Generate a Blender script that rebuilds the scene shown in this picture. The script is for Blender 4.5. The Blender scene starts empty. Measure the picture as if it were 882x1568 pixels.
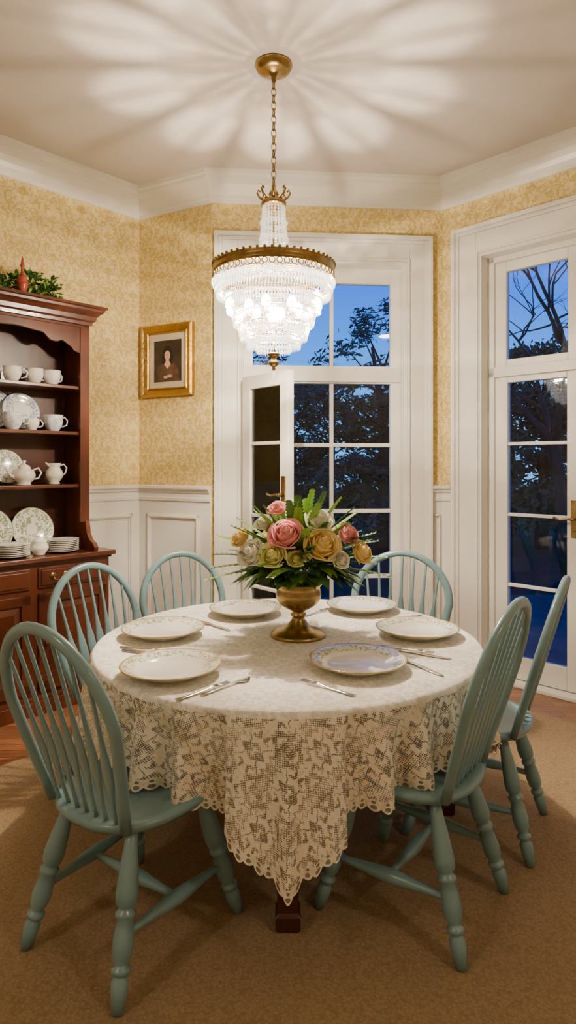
import bpy, math, random, bmesh
from mathutils import Vector, Matrix, noise
random.seed(11)
pi=math.pi
R=random.uniform

# ------------------------------------------------------------------ helpers
class MB:
    def __init__(s): s.v=[];s.f=[];s.m=[];s.s=[];s.uv=[]
    def add(s,vs,fs,mi=0,sm=False,M=None,uv=None):
        o=len(s.v)
        for i,p in enumerate(vs):
            p=Vector(p)
            s.uv.append(uv[i] if uv else (p.x,p.z))
            if M is not None: p=M@p
            s.v.append(p)
        for f in fs:
            s.f.append([i+o for i in f]); s.m.append(mi); s.s.append(sm)
    def box(s,x0,x1,y0,y1,z0,z1,mi=0,M=None):
        vs=[(x0,y0,z0),(x1,y0,z0),(x1,y1,z0),(x0,y1,z0),(x0,y0,z1),(x1,y0,z1),(x1,y1,z1),(x0,y1,z1)]
        s.add(vs,[(0,3,2,1),(4,5,6,7),(0,1,5,4),(1,2,6,5),(2,3,7,6),(3,0,4,7)],mi,False,M)
    def prism(s,poly,a,b,axis='z',mi=0,M=None):
        n=len(poly)
        def P(p,h):
            if axis=='z': return (p[0],p[1],h)
            if axis=='x': return (h,p[0],p[1])
            return (p[0],h,p[1])
        vs=[P(p,a) for p in poly]+[P(p,b) for p in poly]
        fs=[tuple(range(n)),tuple(range(2*n-1,n-1,-1))]
        for i in range(n):
            j=(i+1)%n; fs.append((i,j,n+j,n+i))
        s.add(vs,fs,mi,False,M)
    def rings(s,rings,mi=0,sm=True,M=None,cap=True,closed=True):
        n=len(rings[0]); vs=[p for r in rings for p in r]; fs=[]
        for k in range(len(rings)-1):
            for i in range(n if closed else n-1):
                j=(i+1)%n
                fs.append((k*n+i,k*n+j,(k+1)*n+j,(k+1)*n+i))
        if cap and closed:
            fs.append(tuple(range(n-1,-1,-1))); o=(len(rings)-1)*n
            fs.append(tuple(range(o,o+n)))
        s.add(vs,fs,mi,sm,M)
    def lathe(s,prof,seg=24,mi=0,M=None,sm=True,cap=True):
        s.rings([[(r*math.cos(2*pi*i/seg),r*math.sin(2*pi*i/seg),z) for i in range(seg)] for r,z in prof],mi,sm,M,cap)
    def loft(s,pts,rx,ry=None,seg=8,ref=(1,0,0),mi=0,M=None,sm=True,cap=True):
        pts=[Vector(p) for p in pts]; n=len(pts); ref=Vector(ref)
        if not hasattr(rx,'__len__'): rx=[rx]*n
        if ry is None: ry=rx
        if not hasattr(ry,'__len__'): ry=[ry]*n
        out=[]
        for i,p in enumerate(pts):
            t=(pts[min(i+1,n-1)]-pts[max(i-1,0)]).normalized()
            w=ref-t*ref.dot(t)
            if w.length<1e-3: w=t.orthogonal()
            w.normalize(); d=t.cross(w)
            out.append([p+w*rx[i]*math.cos(2*pi*k/seg)+d*ry[i]*math.sin(2*pi*k/seg) for k in range(seg)])
        s.rings(out,mi,sm,M,cap)
    def sphere(s,c,r,seg=12,rg=8,mi=0,M=None,sc=(1,1,1),sm=True):
        out=[]
        for k in range(rg+1):
            a=-pi/2+pi*k/rg
            a=max(min(a,pi/2-.02),-pi/2+.02)
            out.append([(c[0]+sc[0]*r*math.cos(a)*math.cos(2*pi*i/seg),c[1]+sc[1]*r*math.cos(a)*math.sin(2*pi*i/seg),c[2]+sc[2]*r*math.sin(a)) for i in range(seg)])
        s.rings(out,mi,sm,M)
    def octa(s,c,w,h0,h1,mi=0,M=None):
        x,y,z=c
        s.add([(x+w,y,z),(x,y+w,z),(x-w,y,z),(x,y-w,z),(x,y,z+h1),(x,y,z-h0)],
              [(0,1,4),(1,2,4),(2,3,4),(3,0,4),(1,0,5),(2,1,5),(3,2,5),(0,3,5)],mi,False,M)
    def torus(s,c,R0,r,seg=24,sg=8,mi=0,M=None):
        vs=[];fs=[]
        for i in range(seg):
            a=2*pi*i/seg
            for k in range(sg):
                b=2*pi*k/sg
                q=R0+r*math.cos(b)
                vs.append((c[0]+q*math.cos(a),c[1]+q*math.sin(a),c[2]+r*math.sin(b)))
        for i in range(seg):
            for k in range(sg):
                i2=(i+1)%seg;k2=(k+1)%sg
                fs.append((i*sg+k,i2*sg+k,i2*sg+k2,i*sg+k2))
        s.add(vs,fs,mi,True,M)
    def grid(s,fn,nu,nv,mi=0,sm=True,M=None):
        vs=[fn(i/(nu-1),j/(nv-1)) for j in range(nv) for i in range(nu)]
        fs=[(j*nu+i,j*nu+i+1,(j+1)*nu+i+1,(j+1)*nu+i) for j in range(nv-1) for i in range(nu-1)]
        s.add(vs,fs,mi,sm,M)
    def mesh(s,name,mats,recalc=False):
        me=bpy.data.meshes.new(name)
        me.from_pydata([tuple(p) for p in s.v],[],s.f)
        for m in mats: me.materials.append(m)
        me.polygons.foreach_set('material_index',s.m)
        me.polygons.foreach_set('use_smooth',s.s)
        uvl=me.uv_layers.new(name='UVMap')
        idx=[0]*len(me.loops); me.loops.foreach_get('vertex_index',idx)
        buf=[]
        for i in idx: buf.extend(s.uv[i])
        uvl.data.foreach_set('uv',buf)
        me.update()
        if recalc:
            bm=bmesh.new(); bm.from_mesh(me)
            bmesh.ops.recalc_face_normals(bm,faces=bm.faces)
            bm.to_mesh(me); bm.free()
        return me
    def obj(s,name,mats,parent=None,bevel=0,recalc=True,M=None):
        return place(name,s.mesh(name,mats,recalc),parent,M,bevel)

def place(name,me,parent=None,M=None,bevel=0):
    o=bpy.data.objects.new(name,me); bpy.context.scene.collection.objects.link(o)
    if parent: o.parent=parent
    if M is not None: o.matrix_local=M
    if bevel:
        b=o.modifiers.new('bev','BEVEL'); b.width=bevel; b.segments=2; b.limit_method='ANGLE'; b.angle_limit=math.radians(40)
    return o
def empty(name,M=None):
    e=bpy.data.objects.new(name,None); bpy.context.scene.collection.objects.link(e)
    e.empty_display_size=.1
    if M is not None: e.matrix_world=M
    return e
def T(x,y,z): return Matrix.Translation((x,y,z))
def RZ(a): return Matrix.Rotation(a,4,'Z')
def align(d):
    return Vector(d).to_track_quat('Z','Y').to_matrix().to_4x4()
def interp(tab,x):
    if x<=tab[0][0]: return tab[0][1]
    for (a,b),(c,d) in zip(tab,tab[1:]):
        if x<=c:
            t=(x-a)/(c-a); t=t*t*(3-2*t); return b+(d-b)*t
    return tab[-1][1]

# ------------------------------------------------------------------ materials
def newmat(name):
    m=bpy.data.materials.new(name); m.use_nodes=True
    nt=m.node_tree; b=nt.nodes['Principled BSDF']
    return m,nt,b
def N(nt,typ,**kw):
    n=nt.nodes.new(typ)
    for k,v in kw.items():
        if k.startswith('i_'):
            n.inputs[k[2:].replace('_',' ')].default_value=v
        else: setattr(n,k,v)
    return n
def math_n(nt,op,a,b=None,c=None):
    n=nt.nodes.new('ShaderNodeMath'); n.operation=op
    for i,x in enumerate((a,b,c)):
        if x is None: continue
        if isinstance(x,(int,float)): n.inputs[i].default_value=x
        else: nt.links.new(x,n.inputs[i])
    return n.outputs[0]
def ramp(nt,src,stops):
    n=nt.nodes.new('ShaderNodeValToRGB'); nt.links.new(src,n.inputs[0])
    e=n.color_ramp.elements
    while len(e)<len(stops): e.new(.5)
    for i,(p,c) in enumerate(stops):
        e[i].position=p; e[i].color=(*c,1) if len(c)==3 else c
    return n.outputs[0]
def simple(name,col,rough=.5,metal=0,bump=0,bscale=40,var=0,vscale=8,coat=0,**kw):
    m,nt,b=newmat(name)
    b.inputs['Base Color'].default_value=(*col,1); b.inputs['Roughness'].default_value=rough
    b.inputs['Metallic'].default_value=metal; b.inputs['Coat Weight'].default_value=coat
    tc=N(nt,'ShaderNodeTexCoord')
    if var:
        no=N(nt,'ShaderNodeTexNoise',i_Scale=vscale,i_Detail=4.0); nt.links.new(tc.outputs['Object'],no.inputs['Vector'])
        a=tuple(c*(1-var) for c in col); d=tuple(min(1,c*(1+var)) for c in col)
        nt.links.new(ramp(nt,no.outputs['Fac'],[(.3,a),(.7,d)]),b.inputs['Base Color'])
    if bump:
        no=N(nt,'ShaderNodeTexNoise',i_Scale=bscale,i_Detail=3.0); nt.links.new(tc.outputs['Object'],no.inputs['Vector'])
        bp=N(nt,'ShaderNodeBump',i_Strength=bump,i_Distance=.01); nt.links.new(no.outputs['Fac'],bp.inputs['Height'])
        nt.links.new(bp.outputs[0],b.inputs['Normal'])
    for k,v in kw.items(): b.inputs[k.replace('_',' ')].default_value=v
    return m
def petal(name,col,tr=.35):
    # thin petals: diffuse + translucent so light passes through the layers
    m=bpy.data.materials.new(name); m.use_nodes=True; nt=m.node_tree; nt.nodes.clear()
    out=N(nt,'ShaderNodeOutputMaterial'); tc=N(nt,'ShaderNodeTexCoord')
    no=N(nt,'ShaderNodeTexNoise',i_Scale=28.0,i_Detail=2.0); nt.links.new(tc.outputs['Object'],no.inputs['Vector'])
    c=ramp(nt,no.outputs['Fac'],[(.3,tuple(x*.9 for x in col)),(.7,tuple(min(1,x*1.06) for x in col))])
    d=N(nt,'ShaderNodeBsdfDiffuse'); t=N(nt,'ShaderNodeBsdfTranslucent'); nt.links.new(c,d.inputs[0]); nt.links.new(c,t.inputs[0])
    mx=N(nt,'ShaderNodeMixShader'); mx.inputs[0].default_value=tr; nt.links.new(d.outputs[0],mx.inputs[1]); nt.links.new(t.outputs[0],mx.inputs[2]); nt.links.new(mx.outputs[0],out.inputs[0]); return m

def mat_wallpaper():
    m,nt,b=newmat('wallpaper'); uv=N(nt,'ShaderNodeTexCoord').outputs['UV']
    sp=N(nt,'ShaderNodeSeparateXYZ'); nt.links.new(uv,sp.inputs[0])
    px=math_n(nt,'PINGPONG',sp.outputs[0],.105)
    col=math_n(nt,'FLOOR',math_n(nt,'DIVIDE',sp.outputs[0],.21))
    half=math_n(nt,'MULTIPLY',math_n(nt,'MODULO',col,2.0),.13)
    py=math_n(nt,'MODULO',math_n(nt,'ADD',math_n(nt,'ADD',sp.outputs[1],10.0),half),.26)
    cb=N(nt,'ShaderNodeCombineXYZ'); nt.links.new(px,cb.inputs[0]); nt.links.new(py,cb.inputs[1])
    no=N(nt,'ShaderNodeTexNoise',i_Scale=24.0,i_Detail=2.5,i_Distortion=1.6); nt.links.new(cb.outputs[0],no.inputs['Vector'])
    vo=N(nt,'ShaderNodeTexNoise',i_Scale=55.0,i_Detail=2.0,i_Distortion=.8); nt.links.new(uv,vo.inputs['Vector'])
    f=math_n(nt,'ADD',no.outputs['Fac'],math_n(nt,'MULTIPLY',math_n(nt,'SUBTRACT',vo.outputs['Fac'],.5),.55))
    c=ramp(nt,f,[(.44,(.585,.425,.13)),(.53,(.80,.67,.34)),(.62,(.69,.54,.21)),(.70,(.82,.695,.38))])
    nt.links.new(c,b.inputs['Base Color']); b.inputs['Roughness'].default_value=.6
    bp=N(nt,'ShaderNodeBump',i_Strength=.15,i_Distance=.002); nt.links.new(f,bp.inputs['Height']); nt.links.new(bp.outputs[0],b.inputs['Normal'])
    return m
def mat_rug():
    m,nt,b=newmat('rug_wool'); o=N(nt,'ShaderNodeTexCoord').outputs['Object']
    n1=N(nt,'ShaderNodeTexNoise',i_Scale=160.0,i_Detail=2.0); nt.links.new(o,n1.inputs['Vector'])
    w=N(nt,'ShaderNodeTexVoronoi',i_Scale=90.0); nt.links.new(o,w.inputs['Vector'])
    f=math_n(nt,'ADD',math_n(nt,'MULTIPLY',n1.outputs['Fac'],.6),math_n(nt,'MULTIPLY',w.outputs['Distance'],.5))
    nt.links.new(ramp(nt,f,[(.3,(.37,.26,.145)),(.75,(.25,.167,.088))]),b.inputs['Base Color'])
    b.inputs['Roughness'].default_value=.95
    bp=N(nt,'ShaderNodeBump',i_Strength=.6,i_Distance=.004); nt.links.new(f,bp.inputs['Height']); nt.links.new(bp.outputs[0],b.inputs['Normal'])
    return m
def mat_wood(name,c1,c2,rough,scale=(1,1,1),planks=False,coat=.2):
    m,nt,b=newmat(name); o=N(nt,'ShaderNodeTexCoord').outputs['Object']
    mp=N(nt,'ShaderNodeMapping'); nt.links.new(o,mp.inputs[0]); mp.inputs['Scale'].default_value=scale
    no=N(nt,'ShaderNodeTexNoise',i_Scale=6.0,i_Detail=6.0,i_Distortion=1.2); nt.links.new(mp.outputs[0],no.inputs['Vector'])
    c=ramp(nt,no.outputs['Fac'],[(.3,c1),(.7,c2)])
    if planks:
        br=N(nt,'ShaderNodeTexBrick',i_Scale=1.0); nt.links.new(o,br.inputs['Vector'])
        br.inputs['Brick Width'].default_value=1.1; br.inputs['Row Height'].default_value=.075; br.inputs['Mortar Size'].default_value=.002
        br.inputs['Color1'].default_value=(1,1,1,1); br.inputs['Color2'].default_value=(.7,.7,.7,1); br.inputs['Mortar'].default_value=(.15,.1,.08,1)
        mx=N(nt,'ShaderNodeMix',data_type='RGBA',blend_type='MULTIPLY'); mx.inputs[0].default_value=1
        nt.links.new(c,mx.inputs[6]); nt.links.new(br.outputs[0],mx.inputs[7]); c=mx.outputs[2]
    nt.links.new(c,b.inputs['Base Color']); b.inputs['Roughness'].default_value=rough; b.inputs['Coat Weight'].default_value=coat
    return m
def mat_cloth(rt):
    m,nt,b=newmat('lace_cloth'); uv=N(nt,'ShaderNodeTexCoord').outputs['UV']
    ln=N(nt,'ShaderNodeVectorMath',operation='LENGTH'); nt.links.new(uv,ln.inputs[0])
    drape=math_n(nt,'GREATER_THAN',ln.outputs['Value'],rt+.02)
    mp=N(nt,'ShaderNodeMapping'); mp.inputs['Rotation'].default_value=(0,0,pi/4); nt.links.new(uv,mp.inputs[0])
    sp=N(nt,'ShaderNodeSeparateXYZ'); nt.links.new(mp.outputs[0],sp.inputs[0])
    v1=N(nt,'ShaderNodeTexVoronoi',i_Scale=165.0,i_Randomness=.15); nt.links.new(uv,v1.inputs['Vector'])
    P=.080
    cb=N(nt,'ShaderNodeCombineXYZ')
    nt.links.new(math_n(nt,'PINGPONG',sp.outputs[0],P),cb.inputs[0]); nt.links.new(math_n(nt,'PINGPONG',sp.outputs[1],P),cb.inputs[1])
    n1=N(nt,'ShaderNodeTexNoise',i_Scale=46.0,i_Detail=1.0,i_Distortion=.9); nt.links.new(cb.outputs[0],n1.inputs['Vector'])
    n2=N(nt,'ShaderNodeTexNoise',i_Scale=16.0,i_Detail=1.0); nt.links.new(uv,n2.inputs['Vector'])
    mot=math_n(nt,'ADD',math_n(nt,'MULTIPLY',n1.outputs['Fac'],.8),math_n(nt,'MULTIPLY',n2.outputs['Fac'],.2))
    th=ramp(nt,mot,[(.36,(.52,.52,.52)),(.44,(.37,.37,.37)),(.50,(.31,.31,.31)),(.53,(.05,.05,.05))])
    hole0=math_n(nt,'LESS_THAN',v1.outputs['Distance'],th)
    ah=N(nt,'ShaderNodeAttribute',attribute_name='hem'); aa=N(nt,'ShaderNodeAttribute',attribute_name='arc')
    hem=ah.outputs['Fac']
    fx=math_n(nt,'MULTIPLY',math_n(nt,'SUBTRACT',math_n(nt,'FRACT',aa.outputs['Fac']),.5),.026)
    def eyelet(h0,r):
        dy=math_n(nt,'SUBTRACT',hem,h0)
        return math_n(nt,'LESS_THAN',math_n(nt,'ADD',math_n(nt,'MULTIPLY',fx,fx),math_n(nt,'MULTIPLY',dy,dy)),r*r)
    bord=math_n(nt,'LESS_THAN',hem,.036)
    ey=math_n(nt,'MAXIMUM',eyelet(.013,.0065),eyelet(.028,.0045))
    hole=math_n(nt,'ADD',math_n(nt,'MULTIPLY',hole0,math_n(nt,'SUBTRACT',1.0,bord)),math_n(nt,'MULTIPLY',ey,bord))
    hd=math_n(nt,'MULTIPLY',hole,drape)
    alpha=math_n(nt,'SUBTRACT',1.0,math_n(nt,'MULTIPLY',hd,.74))
    nt.links.new(alpha,b.inputs['Alpha'])
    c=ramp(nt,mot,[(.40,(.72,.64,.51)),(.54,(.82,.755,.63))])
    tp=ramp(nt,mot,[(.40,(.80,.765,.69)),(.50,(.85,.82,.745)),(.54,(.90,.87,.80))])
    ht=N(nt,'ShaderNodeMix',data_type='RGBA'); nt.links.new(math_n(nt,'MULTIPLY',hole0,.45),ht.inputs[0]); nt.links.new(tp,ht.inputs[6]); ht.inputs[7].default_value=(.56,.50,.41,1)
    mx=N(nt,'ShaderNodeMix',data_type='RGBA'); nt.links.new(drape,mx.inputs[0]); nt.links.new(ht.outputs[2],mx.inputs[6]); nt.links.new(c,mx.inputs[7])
    nt.links.new(mx.outputs[2],b.inputs['Base Color']); b.inputs['Roughness'].default_value=.9
    v2=N(nt,'ShaderNodeTexNoise',i_Scale=140.0,i_Detail=2.0); nt.links.new(uv,v2.inputs['Vector'])
    h=math_n(nt,'ADD',math_n(nt,'MULTIPLY',v2.outputs['Fac'],.5),math_n(nt,'MULTIPLY',mot,2.2))
    h=math_n(nt,'ADD',h,math_n(nt,'MULTIPLY',v1.outputs['Distance'],.5))
    bp=N(nt,'ShaderNodeBump',i_Strength=.5,i_Distance=.004); nt.links.new(h,bp.inputs['Height']); nt.links.new(bp.outputs[0],b.inputs['Normal'])
    return m
def mat_plate(name,rim,ink,r0,r1,thr=.54,sc=60.0):
    m,nt,b=newmat(name); o=N(nt,'ShaderNodeTexCoord').outputs['Object']
    sp=N(nt,'ShaderNodeSeparateXYZ'); nt.links.new(o,sp.inputs[0])
    cb=N(nt,'ShaderNodeCombineXYZ'); nt.links.new(sp.outputs[0],cb.inputs[0]); nt.links.new(sp.outputs[1],cb.inputs[1])
    ln=N(nt,'ShaderNodeVectorMath',operation='LENGTH'); nt.links.new(cb.outputs[0],ln.inputs[0]); l=ln.outputs['Value']
    no=N(nt,'ShaderNodeTexNoise',i_Scale=sc,i_Detail=2.0,i_Distortion=1.0); nt.links.new(o,no.inputs['Vector'])
    band=math_n(nt,'MULTIPLY',math_n(nt,'GREATER_THAN',l,r0),math_n(nt,'LESS_THAN',l,r1))
    pat=math_n(nt,'MULTIPLY',band,math_n(nt,'GREATER_THAN',no.outputs['Fac'],thr))
    mx=N(nt,'ShaderNodeMix',data_type='RGBA'); nt.links.new(pat,mx.inputs[0]); mx.inputs[6].default_value=(.86,.84,.78,1); mx.inputs[7].default_value=(*ink,1)
    m2=N(nt,'ShaderNodeMix',data_type='RGBA'); nt.links.new(math_n(nt,'GREATER_THAN',l,r1+.003),m2.inputs[0]); nt.links.new(mx.outputs[2],m2.inputs[6]); m2.inputs[7].default_value=(*rim,1)
    nt.links.new(m2.outputs[2],b.inputs['Base Color']); b.inputs['Roughness'].default_value=.12; b.inputs['Coat Weight'].default_value=.4
    return m
def mat_glass():
    m=bpy.data.materials.new('window_glass'); m.use_nodes=True; nt=m.node_tree; nt.nodes.clear()
    out=N(nt,'ShaderNodeOutputMaterial'); tr=N(nt,'ShaderNodeBsdfTransparent'); tr.inputs[0].default_value=(.9,.95,.97,1)
    gl=N(nt,'ShaderNodeBsdfGlossy',i_Roughness=.02); lw=N(nt,'ShaderNodeFresnel',i_IOR=1.45)
    mx=N(nt,'ShaderNodeMixShader'); nt.links.new(lw.outputs[0],mx.inputs[0]); nt.links.new(tr.outputs[0],mx.inputs[1]); nt.links.new(gl.outputs[0],mx.inputs[2])
    nt.links.new(mx.outputs[0],out.inputs[0]); return m
def mat_glow_crystal(trans=.5,em=1.2,name='crystal'):
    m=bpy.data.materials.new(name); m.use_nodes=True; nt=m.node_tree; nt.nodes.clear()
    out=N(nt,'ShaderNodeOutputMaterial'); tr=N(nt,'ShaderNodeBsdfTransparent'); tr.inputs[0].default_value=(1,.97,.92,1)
    gl=N(nt,'ShaderNodeBsdfGlossy',i_Roughness=.08); e=N(nt,'ShaderNodeEmission'); e.inputs[0].default_value=(1,.93,.82,1); e.inputs[1].default_value=em  # emission added so crystals glow themselves, in place of refracted bulb light
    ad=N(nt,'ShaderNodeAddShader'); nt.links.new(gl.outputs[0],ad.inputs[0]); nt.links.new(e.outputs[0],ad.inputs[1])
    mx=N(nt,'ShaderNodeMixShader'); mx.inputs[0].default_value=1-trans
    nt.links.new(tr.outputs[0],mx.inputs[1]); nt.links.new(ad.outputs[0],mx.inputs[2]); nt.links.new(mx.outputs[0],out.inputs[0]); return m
def mat_bulb(em):
    m=bpy.data.materials.new('bulb_glow'); m.use_nodes=True; nt=m.node_tree; nt.nodes.clear()
    out=N(nt,'ShaderNodeOutputMaterial'); tr=N(nt,'ShaderNodeBsdfTransparent')
    e=N(nt,'ShaderNodeEmission'); e.inputs[0].default_value=(1,.92,.78,1); e.inputs[1].default_value=em
    ad=N(nt,'ShaderNodeAddShader'); nt.links.new(tr.outputs[0],ad.inputs[0]); nt.links.new(e.outputs[0],ad.inputs[1]); nt.links.new(ad.outputs[0],out.inputs[0]); return m

M_wall=mat_wallpaper()
M_white=simple('white_paint',(.79,.77,.71),.35)
M_ceil=simple('ceiling_paint',(.62,.565,.52),.8,bump=.05,bscale=80)
M_floor=mat_wood('oak_floor',(.20,.075,.03),(.36,.15,.06),.3,(1,8,1),planks=True)
M_rug=mat_rug()
M_mah=mat_wood('mahogany',(.065,.015,.007),(.13,.034,.013),.28,(1,1,.25),coat=.4)
M_mahd=mat_wood('mahogany_dark',(.035,.008,.005),(.07,.018,.009),.35,(1,1,.25),coat=.2)
M_teal=simple('teal_paint',(.175,.300,.335),.28,var=.06,vscale=6,coat=.3)
M_brass=simple('antique_brass',(.36,.25,.10),.28,1,var=.3,vscale=20)
M_gold=simple('gold_leaf',(.50,.32,.09),.38,1,bump=.6,bscale=60)
M_silver=simple('silver',(.72,.70,.66),.16,1)
M_china=simple('white_china',(.82,.79,.73),.15,coat=.4)
M_plate=mat_plate('dinner_plate_glaze',(.50,.38,.16),(.38,.43,.26),.130,.166,.53,70.0)
M_plateb=mat_plate('blue_rim_glaze',(.25,.33,.55),(.30,.38,.55),.060,.108,.5)
M_plateg=mat_plate('green_floral_glaze',(.35,.40,.20),(.30,.36,.22),.03,.108,.53)
M_cupb=simple('blue_floral_china',(.62,.64,.68),.15,var=.3,vscale=45)
RT=.80
M_cloth=mat_cloth(RT)
M_glass=mat_glass(); M_crys=mat_glow_crystal(.45,1.9); M_crysdim=mat_glow_crystal(.50,.8,'crystal_dim_glow'); M_mask=mat_glow_crystal(.20,.4,'mask_crystal_glow'); M_bulb=mat_bulb(70)
M_leaf=simple('leaf_dark',(.06,.155,.03),.45,var=.4,vscale=12)
M_leafl=simple('leaf_light',(.27,.46,.08),.5,var=.3,vscale=14)
M_pink=petal('petal_pink',(.93,.46,.47)); M_cream=petal('petal_cream',(.93,.90,.80)); M_peach=petal('petal_peach',(.96,.76,.36)); M_yel=petal('petal_yellow',(.90,.87,.42))
M_black=simple('dark_canvas',(.035,.024,.016),.5,var=.4,vscale=10)
M_skin=simple('painted_skin',(.60,.36,.22),.6)
M_hair=simple('painted_hair',(.012,.008,.006),.6)
M_dress=simple('painted_dress',(.085,.045,.03),.6,var=.5,vscale=20)
M_mat=simple('mat_board',(.60,.52,.38),.8)
M_bark=simple('bark',(.035,.028,.022),.9)
M_tleaf=simple('tree_leaf',(.06,.11,.06),.8,var=.4,vscale=1)
M_ground=simple('grass_ground',(.03,.045,.025),.95,var=.4,vscale=2)
M_stone=simple('patio_stone',(.16,.16,.17),.25,var=.15,vscale=5)
M_red=simple('red_glaze',(.32,.05,.03),.25,var=.4,vscale=60)

# ------------------------------------------------------------------ room
H=3.54
A=Vector((-1.13,4.80)); B=Vector((-.547,4.49)); C=Vector((1.13,4.62))
L=Vector((-2.90,2.93)); RR=Vector((3.0,2.75))
poly=[C,B,A,L,Vector((-2.9,-1.6)),Vector((3.0,-1.6)),RR]
def WM(P0,P1):
    d=(P1-P0).normalized()
    return Matrix(((d.x,-d.y,0,P0.x),(d.y,d.x,0,P0.y),(0,0,1,0),(0,0,0,1)))
def wall(name,P0,P1,opening=None,e0=.2,e1=.2,uo=0):
    M=WM(P0,P1); Ln=(P1-P0).length; b=MB(); th=-.2
    def bx(x0,x1,z0,z1):
        b.box(x0,x1,th,0,z0,z1,0,M)
    if opening:
        x0,x1,z1=opening
        bx(-e0,x0,0,H); bx(x1,Ln+e1,0,H); bx(x0,x1,z1,H)
    else: bx(-e0,Ln+e1,0,H)
    b.uv=[(u+uo,v) for u,v in b.uv]
    return b.obj(name,[M_wall])
LR=(C-RR).length
OPW=(.28,1.465,2.95); OPD=(LR-1.59,LR-.31,2.95)
wall('wall_back',C,B,OPW,.2,0)
wall('wall_alcove',B,A,None,0,.2,.5)
wall('wall_left',A,L,None,.2,.2,1.1)
wall('wall_side_left',poly[3],poly[4])
wall('wall_behind',poly[4],poly[5])
wall('wall_side_right',poly[5],poly[6])
wall('wall_right',RR,C,OPD,.2,.2,.3)
def outset(pts,d):
    c=Vector((0,1.5)); return [c+(p-c)*d for p in pts]
b=MB(); b.prism([(p.x,p.y) for p in outset(poly,1.05)],-.1,0,'z'); b.obj('floor',[M_floor])
b=MB(); b.prism([(p.x,p.y) for p in outset(poly,1.05)],H,H+.1,'z'); b.obj('ceiling',[M_ceil])

def sweep(name,path,prof,closed,mat=M_white,sm=False):
    n=len(path); b=MB(); rings=[]
    for i,p in enumerate(path):
        pr=path[i-1] if (i>0 or closed) else None
        nx=path[(i+1)%n] if (i<n-1 or closed) else None
        ns=[]
        if pr is not None: d=(p-pr).normalized(); ns.append(Vector((-d.y,d.x)))
        if nx is not None: d=(nx-p).normalized(); ns.append(Vector((-d.y,d.x)))
        if len(ns)==2:
            m=(ns[0]+ns[1]); mit=m/(m.length**2)*2 if m.length>1e-4 else ns[0]
        else: mit=ns[0]
        rings.append([(p.x+mit.x*o,p.y+mit.y*o,z) for o,z in prof])
    if closed: rings.append(rings[0])
    b.rings(rings,0,sm,None,cap=not closed,closed=True)
    return b.obj(name,[mat])
crown=[(0,H-.19),(.016,H-.19),(.018,H-.168),(.030,H-.160),(.034,H-.14),(.048,H-.112),(.075,H-.078),(.105,H-.058),(.118,H-.054),(.120,H-.036),(.138,H-.028),(.14,H),(0,H)]
sweep('trim_1',poly,crown,True)
def onR(s): return RR+(C-RR).normalized()*(LR-s)
def onB(x): return C+(B-C).normalized()*x
rail=[(0,0),(.012,0),(.012,1.225),(.022,1.23),(.024,1.25),(.016,1.255),(.016,1.285),(.03,1.295),(.034,1.31),(.05,1.318),(.05,1.335),(.03,1.342),(0,1.342)]
p1=[onR(.09),C,onB(.085)]
p2=[B,A,L,poly[4],poly[5],RR,onR(1.81)]
sweep('trim_2',p1,rail,False); sweep('trim_3',p2,rail,False)
bb=[(0,0),(.032,0),(.032,.14),(.024,.15),(.02,.175),(0,.18)]
sweep('baseboard_back',p1,bb,False); sweep('baseboard_left',p2,bb,False)
def pframe(b,M,x0,x1,z0,z1,w=.035,y0=.012,y1=.03):
    def bar(x0,x1,z0,z1): 
        b.box(x0,x1,y0,y1-.008,z0,z1,0,M)
    bar(x0,x1,z1-w,z1); bar(x0,x1,z0,z0+w); bar(x0,x0+w,z0,z1); bar(x1-w,x1,z0,z1)
    k=.01
    for q in ((x0+k,x1-k,z1-w+k,z1-k),(x0+k,x1-k,z0+k,z0+w-k),(x0+k,x0+w-k,z0+k,z1-k),(x1-w+k,x1-k,z0+k,z1-k)):
        b.box(q[0],q[1],y0,y1,q[2],q[3],0,M)
b=MB()
LAB=(A-B).length
pframe(b,WM(B,A),.09,LAB-.09,.26,1.13)
MWL=WM(A,L); Ll=(L-A).length
pframe(b,MWL,.07,.46,.26,1.13)
x=.56
while x<Ll-.6:
    pframe(b,MWL,x,x+.55,.26,1.13); x+=.63
pframe(b,WM(C,B),.02,.075,.26,1.13,.015)
b.obj('trim_4',[M_white],bevel=.003)
def casing(name,M,x0,x1,zt,w=.21):
    b=MB()
    def brd(a0,a1,y,pads):
        b.box(x0-w+a0,x0-w+a1,0,y,0,zt+w-a0,0,M); b.box(x1+w-a1,x1+w-a0,0,y,0,zt+w-a0,0,M)
        b.box(x0-w+a1,x1+w-a1,0,y,zt+w-a1,zt+w-a0,0,M)
    brd(0,.03,.052,0); brd(.03,.055,.036,0); brd(.055,w-.03,.026,0); brd(w-.03,w-.012,.036,0); brd(w-.012,w,.028,0)
    b.box(x0-.001,x0+.012,-.2,.028,0,zt,0,M); b.box(x1-.012,x1+.001,-.2,.028,0,zt,0,M); b.box(x0,x1,-.2,.028,zt-.012,zt+.001,0,M)
    return b.obj(name,[M_white],bevel=.004)
MB_back=WM(C,B); MB_right=WM(RR,C)
casing('trim_5',MB_back,OPW[0],OPW[1],OPW[2],.195)
casing('trim_6',MB_right,OPD[0],OPD[1],OPD[2],.215)

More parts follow.
